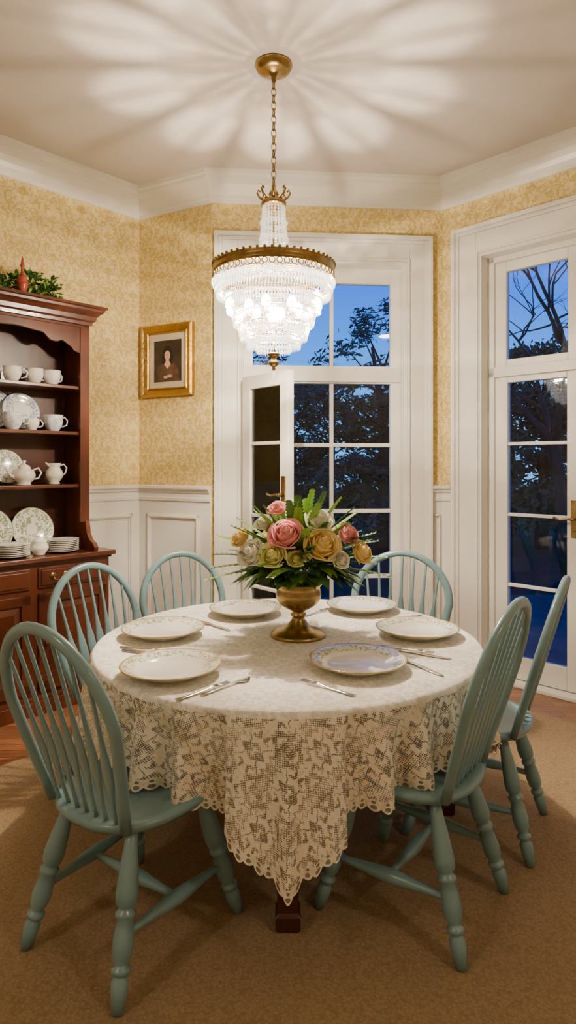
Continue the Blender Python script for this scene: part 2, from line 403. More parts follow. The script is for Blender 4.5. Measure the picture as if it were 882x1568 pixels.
def sash(fb,gb,M,x0,x1,z0,z1,y0,y1,st,rt,rb,hz=(),vx=(),mw=.022):
    fb.box(x0,x0+st,y0,y1,z0,z1,0,M); fb.box(x1-st,x1,y0,y1,z0,z1,0,M)
    fb.box(x0+st,x1-st,y0,y1,z1-rt,z1,0,M); fb.box(x0+st,x1-st,y0,y1,z0,z0+rb,0,M)
    ym=(y0+y1)/2
    for z in hz: fb.box(x0+st,x1-st,y0+.008,y1-.008,z-mw/2,z+mw/2,0,M)
    for x in vx: fb.box(x-mw/2,x+mw/2,y0+.010,y1-.010,z0+rb,z1-rt,0,M)
    gb.box(x0+st-.004,x1-st+.004,ym-.002,ym+.002,z0+rb-.004,z1-rt+.004,0,M)
def handle(b,M,x,z,y,dirx):
    b.box(x-.018,x+.018,y,y+.008,z-.12,z+.12,0,M)
    b.lathe([(.012,0),(.012,.045),(.009,.05)],12,0,M@T(x,y+.005,z)@Matrix.Rotation(-pi/2,4,'X'))
    b.loft([(x,y+.045,z),(x+dirx*.03,y+.05,z+.002),(x+dirx*.075,y+.048,z-.006),(x+dirx*.115,y+.045,z+.004)],[.009,.008,.007,.009],None,10,(0,0,1),0,M)
    b.sphere((x,y+.012,z-.075),.008,10,6,0,M)
win=empty('window_1'); fb=MB(); gb=MB()
x0,x1=OPW[0]+.012,OPW[1]-.012
HZ=(1.637,1.15,.665)
sash(fb,gb,MB_back,x0,x1,2.12,2.94,-.15,-.09,.07,.11,.10,(),(.802,),.028)
sash(fb,gb,MB_back,x0,x1,.02,2.12,-.15,-.09,.07,.03,.16,HZ,(.802,),.028)
fb.box(x0,x1,-.16,-.07,2.10,2.205,0,MB_back)
fb.box(x0,x1,-.19,.02,0,.02,0,MB_back)
fb.obj('frame',[M_white],win,bevel=.004); gb.obj('glass',[M_glass],win)
fb=MB(); gb=MB(); hb=MB()
ML_=WM(Vector((-.30,4.405)),Vector((.020,4.03)))
lw=.493
sash(fb,gb,ML_,0,lw,.04,2.10,-.024,.024,.085,.09,.16,HZ,(),.022)
fb.obj('casement_leaf',[M_white],win,bevel=.003); gb.obj('casement_glass',[M_glass],win)
handle(hb,ML_@Matrix.Scale(-1,4,(0,1,0)),lw-.045,1.30,.024,-1)
hb.obj('handle',[M_brass],win)
dr=empty('door_1'); fb=MB(); gb=MB(); hb=MB()
S=lambda s: LR-s
x0,x1=OPD[0]+.012,OPD[1]-.012
fb.box(x0,x0+.045,-.16,-.07,0,2.94,0,MB_right); fb.box(x1-.045,x1,-.16,-.07,0,2.94,0,MB_right)
fb.box(x0,x1,-.16,-.07,2.10,2.17,0,MB_right); fb.box(x0,x1,-.16,-.07,2.90,2.94,0,MB_right)
fb.box(x0,x1,-.2,.0,0,.025,0,MB_right)
for (a,c) in ((S(.95),S(.362)),(S(1.538),S(.952))):
    sash(fb,gb,MB_right,a,c,2.17,2.90,-.14,-.09,.085,.07,.05)
    sash(fb,gb,MB_right,a,c,.03,2.10,-.14,-.09,.092,.04,.15,HZ)
fb.obj('frame',[M_white],dr,bevel=.004); gb.obj('glass',[M_glass],dr)
handle(hb,MB_right,S(.905),1.145,-.09,1)
hb.obj('handle',[M_brass],dr)

b=MB(); b.prism([(-.44,4.146),(-2.6,1.87),(-2.6,-1.3),(2.6,-1.3),(2.6,2.68),(1.03,4.25),(-.40,4.2)],.0,.012,'z')
b.obj('area_rug',[M_rug],bevel=.003)
RZ0=.012

# ------------------------------------------------------------------ chairs
def chair_meshes():
    out={}
    def outline(sc,z,n=40):
        r=[]
        for i in range(n):
            a=2*pi*i/n; c,s=math.cos(a),math.sin(a)
            x=math.copysign(abs(c)**.8,c)*.222; y=math.copysign(abs(s)**.8,s)*.215
            x*=1+.10*y/.215
            r.append((x*sc,y*sc,z))
        return r
    b=MB(); b.rings([outline(.84,.415),outline(.95,.425),outline(1,.440),outline(1,.448),outline(.975,.456),outline(.88,.455),outline(.6,.444),outline(.3,.441),outline(.02,.441)],0)
    out['seat']=b
    ln=math.radians(16)
    def BP(x,h): return Vector((x,-.170-h*math.sin(ln),.445+h*math.cos(ln)))
    W=.226; pts=[]
    lower=[(.160,0),(.176,.08),(.196,.17),(.213,.26),(.223,.32)]
    HB0,HB1=.335,.275
    top=[(W*math.cos(a),HB0+HB1*math.sin(a)) for a in [pi*k/22 for k in range(0,23)]]
    seq=lower+top+[(-x,h) for x,h in reversed(lower)]
    b=MB(); b.loft([BP(x,h) for x,h in seq],.0155,.019,10,(0,1,.3)) 
    out['bow']=b
    b=MB()
    for i in range(-3,4):
        xb=i*.041; xt=i*.058
        ht=HB0+HB1*math.sqrt(max(0,1-(xt/W)**2))
        pts=[];w=[];d=[]
        prof=[(0,.007),(.10,.007),(.18,.010),(.28,.019),(.36,.0225),(.43,.020),(.53,.012),(.62,.0075),(.8,.006),(1,.0055)]
        for t in [k/18 for k in range(19)]:
            x=xb+(xt-xb)*t; pts.append(BP(x,t*ht)+Vector((0,.004*math.sin(pi*t),0)))
            w.append(interp(prof,t)); d.append(.006)
        b.loft(pts,w,d,8,(1,0,0))
    out['spindles']=b
    legs={'leg_1':((-.135,-.125,.425),(-.200,-.235,.0)),'leg_2':((.135,-.125,.425),(.200,-.235,.0)),
          'leg_3':((-.155,.13,.425),(-.225,.235,.0)),'leg_4':((.155,.13,.425),(.225,.235,.0))}
    prof=[(0,.015),(.1,.018),(.22,.024),(.36,.029),(.42,.027),(.44,.019),(.455,.019),(.47,.026),(.49,.026),(.505,.020),(.56,.024),(.64,.027),(.71,.024),(.74,.016),(.755,.016),(.765,.024),(.79,.024),(.80,.016),(.815,.016),(.835,.022),(.9,.021),(1,.015)]
    mid={}
    for k,(p,q) in legs.items():
        p=Vector(p);q=Vector(q); b=MB()
        d=q-p
        b.lathe([(r*1.08,t*d.length) for t,r in prof],14,0,T(*p)@align(d))
        out[k]=b; mid[k]=p+d*.60
    def stretcher(p,q):
        b=MB(); d=q-p; pr=[(0,.010),(.15,.012),(.3,.016),(.42,.021),(.5,.022),(.58,.021),(.7,.016),(.85,.012),(1,.010)]
        b.lathe([(r,t*d.length) for t,r in pr],12,0,T(*p)@align(d)); return b
    out['stretcher_1']=stretcher(mid['leg_1'],mid['leg_3']); out['stretcher_2']=stretcher(mid['leg_2'],mid['leg_4'])
    m1=(mid['leg_1']+mid['leg_3'])/2; m2=(mid['leg_2']+mid['leg_4'])/2
    out['stretcher_3']=stretcher(m1,m2)
    return {k:b.mesh('chair_'+k,[M_teal],True) for k,b in out.items()}
CM=chair_meshes()
def chair(x,y,fx,fy,sc=(1,1,1)):
    ang=math.atan2(fy,fx)-pi/2
    e=empty('windsor_dining_chair',T(x,y,RZ0+.003)@RZ(ang)@Matrix.Diagonal((*sc,1)))
    for k,me in CM.items(): place(k,me,e)
chair(-.497,2.025,.56,.83,(1.04,1.04,1))
chair(.435,2.165,-.82,.59,(1.03,1.03,1.02))
chair(-.71,2.88,.80,-.60,(1.05,1,.955))
chair(.785,2.62,-.88,.48)
chair(-.455,3.24,.45,-.89,(1,1,.95))
chair(.545,3.24,-.30,-.95,(1.15,1,.95))

# ------------------------------------------------------------------ table + cloth
TC=Vector((0,2.70)); ZT=.752
tb=empty('dining_table',T(TC.x,TC.y,RZ0))
b=MB(); b.lathe([(.1,ZT-.045),(RT-.03,ZT-.045),(RT-.012,ZT-.035),(RT-.008,ZT-.02),(RT-.008,ZT-.012-.006),(RT-.015,ZT-.012),(.1,ZT-.012)],96); b.obj('top',[M_mahd],tb)
b=MB(); b.lathe([(.62,ZT-.13),(.64,ZT-.13),(.64,ZT-.045),(.62,ZT-.045)],64,cap=False); b.obj('apron',[M_mahd],tb)
for i in range(4):
    a=-pi/2+i*pi/2
    b=MB(); cx,cy=.665*math.cos(a),.665*math.sin(a)
    def sq(h,z): return [(cx+sx*h,cy+sy*h,z) for sx,sy in ((-1,-1),(1,-1),(1,1),(-1,1))]
    b.rings([sq(.034,0),sq(.040,.012),sq(.040,.05),sq(.032,.06),sq(.034,.10),sq(.045,.45),sq(.048,ZT-.15),sq(.05,ZT-.046)],0,False)
    b.obj('leg_%d'%(i+1),[M_mahd],tb,bevel=.003)
def cloth():
    b=MB(); NT=1520; zt=ZT+RZ0-.008
    drop=[(0,.50),(4,.465),(8,.42),(11.5,.385),(13.5,.335),(18,.325),(26,.30),(35,.285),(45,.275)]
    wv=[(0,1.0),(3,.35),(6,.75),(9.5,.95),(12.2,.6),(14,-1.2),(18,-.3),(22.5,1.1),(28,-.9),(33.5,.9),(39,-.8),(45,.7)]
    base=[0.002,.15,.3,.45,.6,.72,.78]
    rows=34; cols=[];uvs=[]; hem=[];arc=[]
    NS=190
    for i in range(NT):
        th=2*pi*i/NT; c,s=math.cos(th),math.sin(th)
        dg=math.degrees(th)%90
        sgn=1 if dg<=45 else -1
        dl=dg if dg<=45 else 90-dg
        q=int(((math.degrees(th)+45)%360)//90)
        dl2=min(45,max(0,dl*(1+.06*math.sin(q*2.1+sgn))))
        D0=interp(drop,dl)+.012*math.sin(3*th+1)*(dl/45)
        D=D0-.011+.011*abs(math.sin(th*NS/2))
        w=interp(wv,dl2)+.25*math.sin(9*th+q)+.12*math.sin(31*th)
        col=[];uc=[]
        for r in base: col.append((r*c,r*s,zt)); uc.append((r*c,r*s)); hem.append(1);arc.append(0)
        for r,z in ((RT-.006,-.001),(RT+.001,-.005),(RT+.005,-.012)): col.append((r*c,r*s,zt+z)); uc.append((r*c,r*s)); hem.append(1);arc.append(th/(2*pi)*NS)
        for j in range(1,rows+1):
            t=j/rows; sd=.012+(D-.012)*t
            amp=.060*(sd/.4)**.85
            rad=RT+.006+.02*sd+amp*w
            if dl<13: rad+=.010*t
            rad=max(rad,RT-.002-.02*t)
            col.append((rad*c,rad*s,zt-sd)); rho=RT+sd; uc.append((rho*c,rho*s))
            hem.append(D0-sd); arc.append(th/(2*pi)*NS)
        cols.append(col); uvs.append(uc)
    n=len(cols[0]); vs=[p for c in cols for p in c]; uv=[p for c in uvs for p in c]; fs=[]
    for i in range(NT):
        k=(i+1)%NT
        for j in range(n-1): fs.append((i*n+j,k*n+j,k*n+j+1,i*n+j+1))
    b.add(vs,fs,0,True,None,uv)
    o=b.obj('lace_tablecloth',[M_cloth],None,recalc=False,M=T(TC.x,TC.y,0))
    for nm,dat in (('hem',hem),('arc',arc)):
        at=o.data.attributes.new(nm,'FLOAT','POINT'); at.data.foreach_set('value',dat)
    return zt
ZC=cloth()+.001

b=MB(); b.lathe([(.001,.006),(.085,.006),(.092,0),(.10,0),(.10,.006),(.135,.018),(.176,.034),(.1785,.038),(.175,.0395),(.135,.026),(.118,.017),(.108,.0125),(.001,.0115)],64)
PM=b.mesh('plate_mesh',[M_plate],True)
for x,y in ((-.414,2.234),(.254,2.30),(-.54,2.736),(.560,2.736),(-.21,3.12),(.373,3.20)):
    place('dinner_plate',PM,None,T(x,y,ZC)@RZ(R(0,6)))
def fork():
    b=MB(); b.loft([(-.10,0,.003),(-.06,0,.003),(0,0,.004),(.035,0,.008),(.05,0,.008)],[.009,.007,.004,.004,.011],[.002]*5,10,(0,1,0))
    for k in (-1.5,-.5,.5,1.5):
        y=k*.0058; b.loft([(.048,y,.008),(.07,y,.005),(.10,y,.007)],[.002,.0018,.0012],[.0013]*3,6,(0,1,0))
    return b.mesh('fork_mesh',[M_silver])
def spoon():
    b=MB(); b.loft([(-.10,0,.003),(-.06,0,.003),(0,0,.004),(.04,0,.006),(.052,0,.005),(.07,0,.003),(.09,0,.004),(.10,0,.006)],[.009,.007,.004,.004,.011,.018,.013,.003],[.002]*8,12,(0,1,0))
    return b.mesh('spoon_mesh',[M_silver])
def knife():
    b=MB(); b.loft([(-.11,0,.004),(-.05,0,.004),(0,0,.004),(.01,0,.003),(.06,0,.0025),(.11,0,.0025),(.125,0,.0025)],[.010,.009,.007,.009,.0105,.009,.003],[.003,.003,.003,.0012,.001,.001,.001],10,(0,1,0))
    return b.mesh('knife_mesh',[M_silver])
FK,SP,KN=fork(),spoon(),knife()
for nm,me,x,y,a in (('fork',FK,-.275,2.055,46),('spoon',SP,-.205,2.10,48),('fork',FK,.130,2.085,140),('knife',KN,.475,2.32,-60),
                    ('fork',FK,.475,2.515,-30),('knife',KN,.505,2.465,-32),('fork',FK,-.575,2.515,-20),('knife',KN,-.545,2.465,-20),
                    ('spoon',SP,-.43,2.98,-44),('knife',KN,-.35,2.90,-46),('fork',FK,.135,3.13,50),('fork',FK,.56,3.01,35),('spoon',SP,.55,2.95,20)):
    place(nm,me,None,T(x,y,ZC)@RZ(math.radians(a))@Matrix.Scale(1.08,4))

# ------------------------------------------------------------------ urn + bouquet
VX,VY=.045,2.73
b=MB(); b.lathe([(.002,.002),(.118,0),(.12,.006),(.118,.014),(.105,.018),(.098,.024),(.07,.032),(.05,.042),(.042,.055),(.030,.070),(.026,.082),(.034,.089),(.034,.096),(.026,.102),(.030,.110),(.056,.122),(.080,.138),(.094,.158),(.099,.178),(.096,.196),(.092,.210),(.102,.222),(.104,.229),(.097,.229),(.088,.20),(.08,.17),(.002,.15)],48)
b.obj('brass_urn',[M_brass],None,M=T(VX,VY,ZC))
fl=empty('flower_bouquet',T(VX,VY,0))
def leaf(b,base,d,up,ln,wd,mi,droop=.3):
    d=Vector(d).normalized(); up=Vector(up); side=d.cross(up)
    if side.length<1e-3: side=d.orthogonal()
    side.normalize(); nn=side.cross(d).normalized()
    def f(u,v):
        w=math.sin(pi*min(1,v*.96+.03))**.8*(1-.35*v)*wd
        x=(u-.5)*2
        p=Vector(base)+d*ln*v+side*x*w+nn*(abs(x)*w*.35)+Vector((0,0,-1))*droop*ln*v*v
        return p
    b.grid(f,3,6,mi)
def rose(b,c,ax,r,mi,rs):
    M=T(*c)@align(ax)
    b.sphere((0,0,r*.05),r*.40,12,8,mi,M,(1,1,1.35))
    n=18
    for k in range(n):
        t=k/(n-1); rk=r*(.20+.80*t**.85); a0=k*2.399+rs.uniform(-.2,.2)
        span=(1.5-.65*t); hz=r*(.80-.20*t); zc=-r*.05-r*.10*t
        ptop=math.radians(16+62*t**1.1); pbot=math.radians(150)
        lip=r*(.04+.18*t)
        def f(u,v):
            w=(u-.5)*2
            pt=ptop+math.radians(16)*w*w
            ph=pbot+(pt-pbot)*v
            q=max(0,(v-.72)/.28)
            rr=rk*math.sin(ph)*(1+.03*math.cos(w*5+k))+lip*q*q+.03*r*(abs(w)**2)*v
            z=zc+hz*math.cos(ph)-lip*.45*q*q*q
            an=a0+w*span*(.35+.65*math.sin(min(1,v*1.1)*pi/2))
            return (rr*math.cos(an),rr*math.sin(an),z)
        b.grid(f,9,9,mi,True,M)
cc=Vector((0,0,1.06))
b=MB(); rs=random.Random(3)
for x,y,z,r,mi in ((-.053,-.20,1.223,.066,0),(-.09,-.07,1.318,.042,0),(-.198,-.17,1.140,.056,1),(-.108,-.22,1.138,.052,3),(.097,-.20,1.178,.069,2),
                   (.088,-.13,1.272,.056,1),(.272,-.09,1.130,.050,2),(.210,-.10,1.212,.050,0),(-.25,-.11,1.195,.042,2),(.0,.1,1.27,.050,1),(.12,.14,1.20,.052,0),(-.13,.14,1.18,.052,2),(.175,-.17,1.110,.036,1),
                   (-.01,-.20,1.120,.034,3),(-.15,-.11,1.258,.036,1)):
    p=Vector((x,y,z)); rose(b,p,p-cc+Vector((0,-.14,.10)),r,mi,rs)
b.obj('roses',[M_pink,M_cream,M_peach,M_yel],fl,recalc=False)
b=MB(); rs=random.Random(5)
for k in range(260):
    a=rs.uniform(0,2*pi); e=rs.uniform(-.2,1.3); d=Vector((math.cos(a)*math.cos(e),math.sin(a)*math.cos(e),math.sin(e)))
    base=Vector((0,0,1.05))+Vector((d.x*.15,d.y*.10,d.z*.12))
    leaf(b,base,d+Vector((0,0,-.1)),(0,0,1),rs.uniform(.06,.11),rs.uniform(.018,.03),rs.choice((0,0,1)),.3)
for k in range(46):
    a=2*pi*k/46+rs.uniform(-.1,.1); front=max(0,-math.sin(a))
    d=Vector((math.cos(a),math.sin(a),rs.uniform(-.15,.15)))
    base=Vector((math.cos(a)*.07,math.sin(a)*.07,1.035+rs.uniform(-.005,.02)))
    leaf(b,base,d,(0,0,1),rs.uniform(.15,.25)*(1-.35*front),rs.uniform(.034,.052),1 if k%7==0 else 0,rs.uniform(.12,.5)*(1-.45*front))
sprays=[(rs.uniform(0,2*pi),rs.uniform(.15,1.35),None) for _ in range(66)]+[(-.9,1.15,.32),(-1.9,1.2,.26),(-.2,.55,.29),(3.3,.5,.30),(3.0,.75,.27),(-2.6,.65,.30),(-.5,.5,.28),(-2.9,.3,.29),(-.1,.25,.29),(-.35,.9,.30),(-1.2,1.0,.30),(-2.3,.9,.26),(2.9,.4,.30),(3.4,.15,.29),(.2,.4,.29),(.3,.8,.28),(-.75,.75,.27),(-2.75,1.0,.27),(-.55,1.05,.31),(-1.0,1.3,.30),(-1.6,1.25,.28),(-.2,.05,.30),(3.25,.0,.30)]
for a,e,L0 in sprays:
    ln=L0 or (rs.uniform(.17,.26))
    d=Vector((math.cos(a)*math.cos(e),math.sin(a)*math.cos(e),math.sin(e))); base=Vector((0,0,1.05))+d*.09
    mi=rs.choice((1,1,1,0))
    pts=[base+d*ln*t+Vector((0,0,-.15*ln*t*t)) for t in [i/13 for i in range(14)]]
    b.loft(pts,.0018,None,5,(0,0,1),mi)
    side=d.cross(Vector((0,0,1))).normalized()
    up2=side.cross(d)
    for i in range(2,14):
        for sg in (-1,1):
            leaf(b,pts[i],(side*sg+d*.7),up2,.042*(1.2-i/17),.0125,mi,.1)
for k in range(16):
    a=2*pi*k/16; b.loft([(0,0,.93),(.05*math.cos(a),.05*math.sin(a),.99),(.1*math.cos(a),.1*math.sin(a),1.12)],.003,None,5,(0,0,1),0)
b.obj('foliage',[M_leaf,M_leafl],fl,recalc=False)

# ------------------------------------------------------------------ chandelier
CX,CY=-.073,3.23
ch=empty('crystal_chandelier',T(CX,CY,0))
ZR=2.455
b=MB()
b.lathe([(.002,3.54),(.094,3.54),(.096,3.532),(.09,3.525),(.086,3.512),(.06,3.50),(.03,3.494),(.014,3.48),(.010,3.46),(.002,3.458)],40)
z=3.47;k=0
while z>2.93:
    Mx=T(0,0,z)@RZ(pi/2*(k%2)+.4)@Matrix.Rotation(pi/2,4,'X')@Matrix.Diagonal((.72,1.35,1,1))
    b.torus((0,0,0),.0165,.0034,14,6,0,Mx); z-=.035;k+=1
b.lathe([(.004,2.935),(.012,2.92),(.010,2.905),(.022,2.89),(.026,2.875),(.02,2.865),(.034,2.852),(.060,2.842),(.065,2.83),(.062,2.818),(.05,2.815)],28)
for i in range(8):
    a=2*pi*i/8; c,s=math.cos(a),math.sin(a)
    pr=[(.03,2.845),(.055,2.848),(.075,2.865),(.085,2.885),(.078,2.898),(.068,2.89)]
    b.loft([(r*c,r*s,z) for r,z in pr],[.007,.007,.006,.005,.005,.006],None,6,(0,0,1))
b.lathe([(.300,ZR+.004),(.307,ZR+.004),(.311,ZR+.018),(.305,ZR+.028),(.308,ZR+.042),(.312,ZR+.049),(.303,ZR+.051),(.300,ZR+.046)],96,cap=False)
for i in range(56):
    a=2*pi*i/56; c,s=math.cos(a),math.sin(a)
    b.torus((0,0,0),.0135,.0028,12,5,0,T(.309*c,.309*s,ZR-.010)@RZ(a+pi/2)@Matrix.Rotation(pi/2,4,'X'))
    b.sphere((.311*c,.311*s,ZR+.054),.0075,6,5)
b.torus((0,0,ZR-.026),.304,.003,96,6)
NSP=10
rs=random.Random(8)
for i in range(NSP*2):
    a=2*pi*i/(NSP*2)+(rs.uniform(-.03,.03)); c,s=math.cos(a),math.sin(a); w=.0085 if i%2==0 else .0028
    b.loft([(.03*c,.03*s,ZR+.045),(.088*c,.088*s,ZR+.035),(.15*c,.15*s,ZR+.03),(.304*c,.304*s,ZR+.03)],[.004,w*.7,w*1.3,w*.8],[.003]*4,6,(-s,c,0))  # spokes added to throw dark rays across the ceiling
tiers=[(2.427,.300),(2.398,.292),(2.352,.246),(2.325,.240),(2.280,.210),(2.254,.204),(2.208,.176),(2.183,.170),(2.140,.136),(2.100,.085)]
for z,r in tiers: b.torus((0,0,z),r-.004,.0022 if z<2.41 else .0018,64,5)
b.lathe([(.002,2.065),(.03,2.065),(.034,2.058),(.022,2.048),(.012,2.04),(.016,2.03),(.026,2.02),(.026,2.008),(.014,1.998),(.006,1.992),(.010,1.985),(.006,1.978),(.001,1.975)],20)
b.loft([(0,0,2.86),(0,0,2.6),(0,0,ZR+.05)],.006,None,8,(1,0,0))
b.loft([(0,0,2.20),(0,0,2.12),(0,0,2.06)],.007,None,8,(1,0,0))
for i in range(6):
    a=2*pi*i/6+.26; c,s=math.cos(a),math.sin(a)
    b.loft([(0,0,2.20),(.06*c,.06*s,2.18),(.12*c,.12*s,2.20),(.13*c,.13*s,2.24)],.005,None,6,(0,0,1))
    b.lathe([(.016,0),(.018,.01),(.009,.014),(.009,.04)],10,0,T(.13*c,.13*s,2.24))
b.obj('brass_frame',[M_brass],ch)
b=MB()
for ti,(z,r) in enumerate(tiers):
    n=int(2*pi*r/.0155); hh=.058 if ti<9 else .04
    for i in range(n):
        a=2*pi*(i+.5*(ti%2))/n; c,s=math.cos(a),math.sin(a)
        b.octa((r*c,r*s,z-.020),.0078,hh-.020,.018)
        b.octa((r*c,r*s,z+.004),.0055,.006,.006)
for i in range(28):
    for k in range(1,9):
        a=2*pi*(i+k/9)/28; zz=ZR-.026-.020*math.sin(pi*k/9)
        b.octa((.312*math.cos(a),.312*math.sin(a),zz),.0062,.0062,.0062)
for i in range(56):
    a=2*pi*i/56; b.octa((.309*math.cos(a),.309*math.sin(a),ZR-.036),.0085,.026,.010)
b.octa((0,0,1.962),.011,.028,.012)
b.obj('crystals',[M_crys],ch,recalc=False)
b=MB()
NK=20
for i in range(NK):
    a=2*pi*(i+.5)/NK
    for k in range(21):
        t=k/20; zz=2.818-t*(2.818-ZR-.045); r=.054+.016*t+.028*t**3
        w=.0072+.0018*t
        b.octa((r*math.cos(a),r*math.sin(a),zz),w,.0095,.0095)
for zz,r in ((2.74,.064),(2.655,.070),(2.575,.082)): 
    for i in range(24):
        a=2*pi*i/24; b.octa((r*math.cos(a),r*math.sin(a),zz-.01),.010,.020,.012)
b.obj('crystal_column',[M_crysdim],ch,recalc=False)
b=MB()
n=240; inn=[];out=[]
for i in range(n):
    a=2*pi*i/n; ri=.110+.060*abs(math.sin(NSP/2*a))**.7; inn.append((ri*math.cos(a),ri*math.sin(a),ZR+.022)); out.append((.298*math.cos(a),.298*math.sin(a),ZR+.022))
b.add(inn+out,[(i,(i+1)%n,n+(i+1)%n,n+i) for i in range(n)],0)  # added annulus, masks the central light into bright lobes on the ceiling
b.obj('scalloped_light_mask',[M_mask],ch,recalc=False)
b=MB()
for i in range(6):
    a=2*pi*i/6+.26; b.sphere((.13*math.cos(a),.13*math.sin(a),2.30),.024,12,8,sc=(1,1,1.5))
b.sphere((0,0,2.27),.035,14,10,sc=(1,1,1.3))
b.obj('bulbs',[M_bulb],ch,recalc=False)
def plight(name,loc,w,rad,col):
    l=bpy.data.lights.new(name,'POINT'); l.energy=w; l.shadow_soft_size=rad; l.color=col
    o=bpy.data.objects.new(name,l); bpy.context.scene.collection.objects.link(o); o.location=loc; return o
WARM=(1,.83,.63)
for i in range(6):
    a=2*pi*i/6+.26
    o=plight('bulb_light',(.13*math.cos(a),.13*math.sin(a),2.30),20,.03,WARM); o.parent=ch
o=plight('bulb_light',(0,0,2.27),185,.012,WARM); o.parent=ch

# ------------------------------------------------------------------ portrait
M=WM(B,A)@T(.378,0,2.26)
pt=empty('framed_portrait',M)
hw,hh=.235,.265
b=MB()
def frame(b,hw,hh,w,y0,y1,mi=0):
    for k,(p,q) in enumerate((((-hw,-hh),(hw,-hh)),((hw,-hh),(hw,hh)),((hw,hh),(-hw,hh)),((-hw,hh),(-hw,-hh)))):
        def inn(a,w): return (a[0]-math.copysign(w,a[0]),a[1]-math.copysign(w,a[1]))
        rs=[]
        for a in (p,q):
            rs.append([(a[0],y0,a[1]),(a[0],y1,a[1]),(*[inn(a,w*.2)[0]],y1+.012,inn(a,w*.2)[1]),(inn(a,w*.4)[0],y1+.002,inn(a,w*.4)[1]),(inn(a,w*.75)[0],y1-.008,inn(a,w*.75)[1]),(inn(a,w*.85)[0],y1,inn(a,w*.85)[1]),(inn(a,w)[0],y1-.01,inn(a,w)[1]),(inn(a,w)[0],y0,inn(a,w)[1])])
        b.rings(rs,mi,False)
frame(b,hw,hh,.066,.002,.032); b.obj('gilt_frame',[M_gold],pt)
b=MB(); b.box(-hw+.05,hw-.05,.002,.012,-hh+.05,hh-.05); b.obj('mat_board',[M_mat],pt)
b=MB(); b.box(-.125,.125,.012,.015,-.155,.15); 
def disc(cx,cz,rx,rz,y,mi,n=24,f=None):
    b.add([(cx+rx*math.cos(2*pi*i/n),y,cz+rz*math.sin(2*pi*i/n)) for i in range(n)],[tuple(range(n))],mi)
def polyf(ps,y,mi): b.add([(x,y,z) for x,z in ps],[tuple(range(len(ps)))],mi)
polyf([(-.115,-.155),(.115,-.155),(.108,-.09),(.085,-.045),(.03,-.012),(-.03,-.012),(-.085,-.045),(-.108,-.09)],.0155,3)
disc(0,.050,.044,.060,.0158,2); disc(-.030,.015,.022,.045,.0159,2); disc(.030,.015,.022,.045,.0159,2)
polyf([(-.018,-.03),(.018,-.03),(.014,.02),(-.014,.02)],.0162,1)
polyf([(-.032,-.028),(0,-.060),(.032,-.028),(.018,-.008),(-.018,-.008)],.0164,1)
disc(0,.042,.027,.038,.0168,1)
polyf([(-.030,.048),(-.022,.080),(0,.090),(.022,.080),(.030,.048),(.014,.068),(0,.074),(-.014,.068)],.0172,2)
disc(-.009,.046,.004,.002,.0174,2,10); disc(.009,.046,.004,.002,.0174,2,10); disc(0,.022,.007,.0022,.0174,4,10)
disc(-.020,-.115,.026,.011,.0170,1); disc(.015,-.122,.022,.010,.0171,1)
b.obj('painting',[M_black,M_skin,M_hair,M_dress,M_red],pt,recalc=False)

# ------------------------------------------------------------------ china hutch
hu=empty('china_hutch',MWL)
def HB(name,fn,mat=M_mah,bev=.004):
    b=MB(); fn(b); return b.obj(name,[mat],hu,bevel=bev)
XL,XR=.52,2.02
def f(b):
    b.box(XL,XR,.055,.44,.10,.90); b.box(XL-.02,XR+.02,.055,.46,0,.085); b.box(XL-.012,XR+.012,.055,.452,.085,.11)
    b.box(XL-.012,XR+.012,.055,.455,.895,.912); b.box(XL-.03,XR+.03,.055,.475,.912,.940)
HB('base_cabinet',f)
def f(b):
    w=(XR-XL)/3
    for i in range(3):
        a=XL+i*w+.025; c=XL+(i+1)*w-.025
        b.box(a,c,.44,.452,.755,.875); b.box(a+.015,c-.015,.452,.458,.77,.86)
        b.box(a,a+.055,.44,.456,.14,.72); b.box(c-.055,c,.44,.456,.14,.72); b.box(a,c,.44,.456,.665,.72); b.box(a,c,.44,.456,.14,.195)
        b.box(a+.055,c-.055,.44,.445,.195,.665)
        x0,x1,z0,z1=a+.065,c-.065,.205,.655
        vs=[(x0,.445,z0),(x1,.445,z0),(x1,.445,z1),(x0,.445,z1),(x0+.035,.456,z0+.035),(x1-.035,.456,z0+.035),(x1-.035,.456,z1-.035),(x0+.035,.456,z1-.035)]
        b.add(vs,[(0,1,5,4),(1,2,6,5),(2,3,7,6),(3,0,4,7),(4,5,6,7)])
HB('drawers_and_doors',f)
def f(b):
    w=(XR-XL)/3
    for i in range(3):
        m=XL+(i+.5)*w+.10
        b.lathe([(.022,0),(.02,.004),(.004,.006)],16,0,T(m-.04,.458,.822)@Matrix.Rotation(-pi/2,4,'X'))
        b.lathe([(.022,0),(.02,.004),(.004,.006)],16,0,T(m+.04,.458,.822)@Matrix.Rotation(-pi/2,4,'X'))
        b.loft([(m-.04,.466,.822),(m-.035,.474,.80),(m,.478,.79),(m+.035,.474,.80),(m+.04,.466,.822)],.0035,None,6,(0,0,1))
        b.sphere((m+.08,.466,.43),.014,10,8)
HB('brass_pulls',f,M_brass,0)
UX0,UX1=.60,1.94
side=[(.055,.94),(.445,.94),(.45,.965),(.43,.99),(.385,1.01),(.355,1.05),(.345,1.10),(.33,1.15),(.33,2.40),(.055,2.40)]
def f(b):
    b.prism(side,UX0,UX0+.03,'x'); b.prism(side,UX1-.03,UX1,'x')
    b.box(UX0,UX0+.065,.31,.335,1.12,2.40); b.box(UX1-.065,UX1,.31,.335,1.12,2.40)
    b.box(UX0,UX1,.055,.335,2.38,2.40)
HB('side_panels',f)
def f(b): b.box(UX0+.03,UX1-.03,.055,.068,.94,2.38)
HB('back_panel',f,M_mahd)
SH=(1.345,1.685,1.98)
